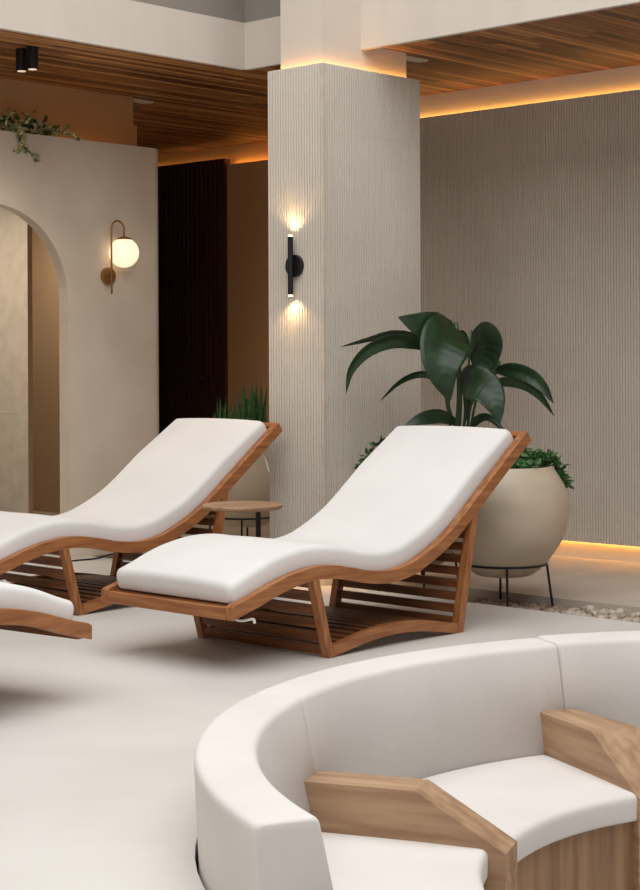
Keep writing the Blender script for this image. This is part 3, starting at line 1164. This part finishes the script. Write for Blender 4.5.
def ring_sector(bm, prof, a0, a1, n, ins=.0, inr=.02):
    """profile (r, z) closed loop, swept from a0 to a1 degrees; soft inset at both ends"""
    cr = sum(p[0] for p in prof)/len(prof); cz = sum(p[1] for p in prof)/len(prof)
    rm = 1.6
    angs = []
    e = math.degrees(inr/rm)
    for k in range(5):
        angs.append((a0+e*(1-math.cos(PI/2*k/4)), inr-math.sqrt(max(0, inr**2-(inr-inr*(1-math.cos(PI/2*k/4)))**2))))
    for k in range(1, n):
        angs.append((a0+e+(a1-a0-2*e)*k/n, 0))
    for k in range(4, -1, -1):
        angs.append((a1-e*(1-math.cos(PI/2*k/4)), inr-math.sqrt(max(0, inr**2-(inr-inr*(1-math.cos(PI/2*k/4)))**2))))
    rings = []
    rmin = min(p[0] for p in prof); rmax = max(p[0] for p in prof)
    zmin = min(p[1] for p in prof); zmax = max(p[1] for p in prof)
    for a, i_ in angs:
        fr = 1-2*i_/(rmax-rmin); fz = 1-2*i_/(zmax-zmin)
        ca, sa = math.cos(R(a)), math.sin(R(a))
        rings.append([bm.verts.new(((cr+(r-cr)*fr)*ca, (cr+(r-cr)*fr)*sa, cz+(z-cz)*fz)) for r, z in prof])
    m = len(prof)
    for a, b in zip(rings, rings[1:]):
        for k in range(m):
            bm.faces.new((a[k], a[(k+1) % m], b[(k+1) % m], b[k]))
    bm.faces.new(rings[0][::-1])
    bm.faces.new(rings[-1])


def rounded(pts, rad, n=4):
    """round the corners of a closed (r, z) polygon; rad per corner"""
    out = []
    m = len(pts)
    for i in range(m):
        p, a, b = Vector(pts[i]), Vector(pts[i-1]), Vector(pts[(i+1) % m])
        r = rad[i]
        if r <= 0:
            out.append(tuple(p)); continue
        da, db = (a-p).normalized(), (b-p).normalized()
        s, e = p+da*r, p+db*r
        for k in range(n+1):
            t = k/n
            q = s.lerp(p, t).lerp(p.lerp(e, t), t)
            out.append((q.x, q.y))
    return out


A1, A2 = 113.3, 66.4
SEAM1, SEAM2 = 111.6, 65.0
END = 159.6
backp = rounded([(RI-.085, -.14), (RI, ZT), (RO, ZT+.003), (RO-.012, -.02), (RO-.012, -.14)], [0, .020, .022, 0, 0])
backp = [(r, z) for r, z in backp]
for a0, a1 in ((SEAM1+.05, END), (SEAM2+.05, SEAM1-.05), (18, SEAM2-.05)):
    bm = bmesh.new()
    pr = backp
    if a1 < SEAM2:
        pr = [(r+(.012 if z > .1 else 0), z+(.004 if z > .1 else 0)) for r, z in backp]
    ring_sector(bm, pr, a0, a1, 30, inr=.018)
    obj('backrest', bm, M['sofafab'], so, smooth=True)
bm = bmesh.new()
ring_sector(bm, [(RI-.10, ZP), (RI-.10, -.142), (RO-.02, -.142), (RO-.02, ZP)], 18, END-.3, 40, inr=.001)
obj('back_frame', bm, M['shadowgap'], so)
ZS = -.108
RFs = .957
for a0, a1 in ((A1+3.4, END-3.0), (A2+3.2, A1-3.4), (20, A2-3.2)):
    bm = bmesh.new()
    q = RFs+(.043 if a1 > 120 else 0)
    sp_ = rounded([(q, ZS-.088), (q-.002, ZS-.004), (RI-.075, ZS+.004), (RI-.085, ZS-.088)], [.012, .026, .012, 0])
    ring_sector(bm, sp_, a0-1.0, a1+1.0, 26, inr=.022)
    obj('seat_cushion', bm, M['sofafab'], so, smooth=True)
    bm = bmesh.new()
    ring_sector(bm, [(q+.022, ZP), (q+.022, ZS-.090), (RI-.10, ZS-.090), (RI-.10, ZP)], a0-2.4, a1+2.4, 24, inr=.001)
    obj('seat_base', bm, M['oakv'], so)
for a, rk, rt, ri in ((A1, 1.205, .945, RI-.045), (A2, 1.215, .945, RI-.045)):
    hw = .0675
    za, zt1 = .034, -.120
    bm = bmesh.new()
    outl = [(ri, za), (rk, za), (rt, zt1), (rt, ZP), (ri, ZP)]
    ca, sa = math.cos(R(a)), math.sin(R(a))
    A, B = [], []
    for r, z in outl:
        A.append(bm.verts.new((r, hw, z)))
        B.append(bm.verts.new((r, -hw-(0 if a > 100 else min(.045, (ri-r)*.12)), z)))
    n = len(outl)
    for i in range(n):
        bm.faces.new((A[i], A[(i+1) % n], B[(i+1) % n], B[i]))
    bm.faces.new(A[::-1]); bm.faces.new(B)
    o = obj('armrest', bm, M['oak'], so, autosm=.002)
    o.rotation_euler = (0, 0, R(a))

# ------------------------------------------------------------ light
w = bpy.data.worlds.new('world')
sc.world = w
w.use_nodes = True
bg = w.node_tree.nodes['Background']
bg.inputs['Color'].default_value = (.96, .97, 1, 1)
bg.inputs['Strength'].default_value = .38
lamp('skylight', 'AREA', (2.6, 2.6, 5.6), 515, (1, .985, .965), shape='RECTANGLE', size=8.0, size_y=8.0)
lamp('niche_downlight', 'AREA', (6.3, 9.9, ZA-.12), 28, (1, .86, .70), shape='RECTANGLE', size=.4, size_y=.4)
lamp('niche_downlight', 'AREA', (7.75, 10.6, ZA-.12), 15, (1, .82, .62), shape='RECTANGLE', size=.3, size_y=.3)
sc.view_settings.view_transform = 'Standard'
sc.view_settings.look = 'None'
sc.view_settings.exposure = 0.0
sc.view_settings.gamma = 1
sc.view_settings.use_curve_mapping = False
sc.cycles.use_adaptive_sampling = False
sc.cycles.max_bounces = 8
sc.cycles.diffuse_bounces = 5
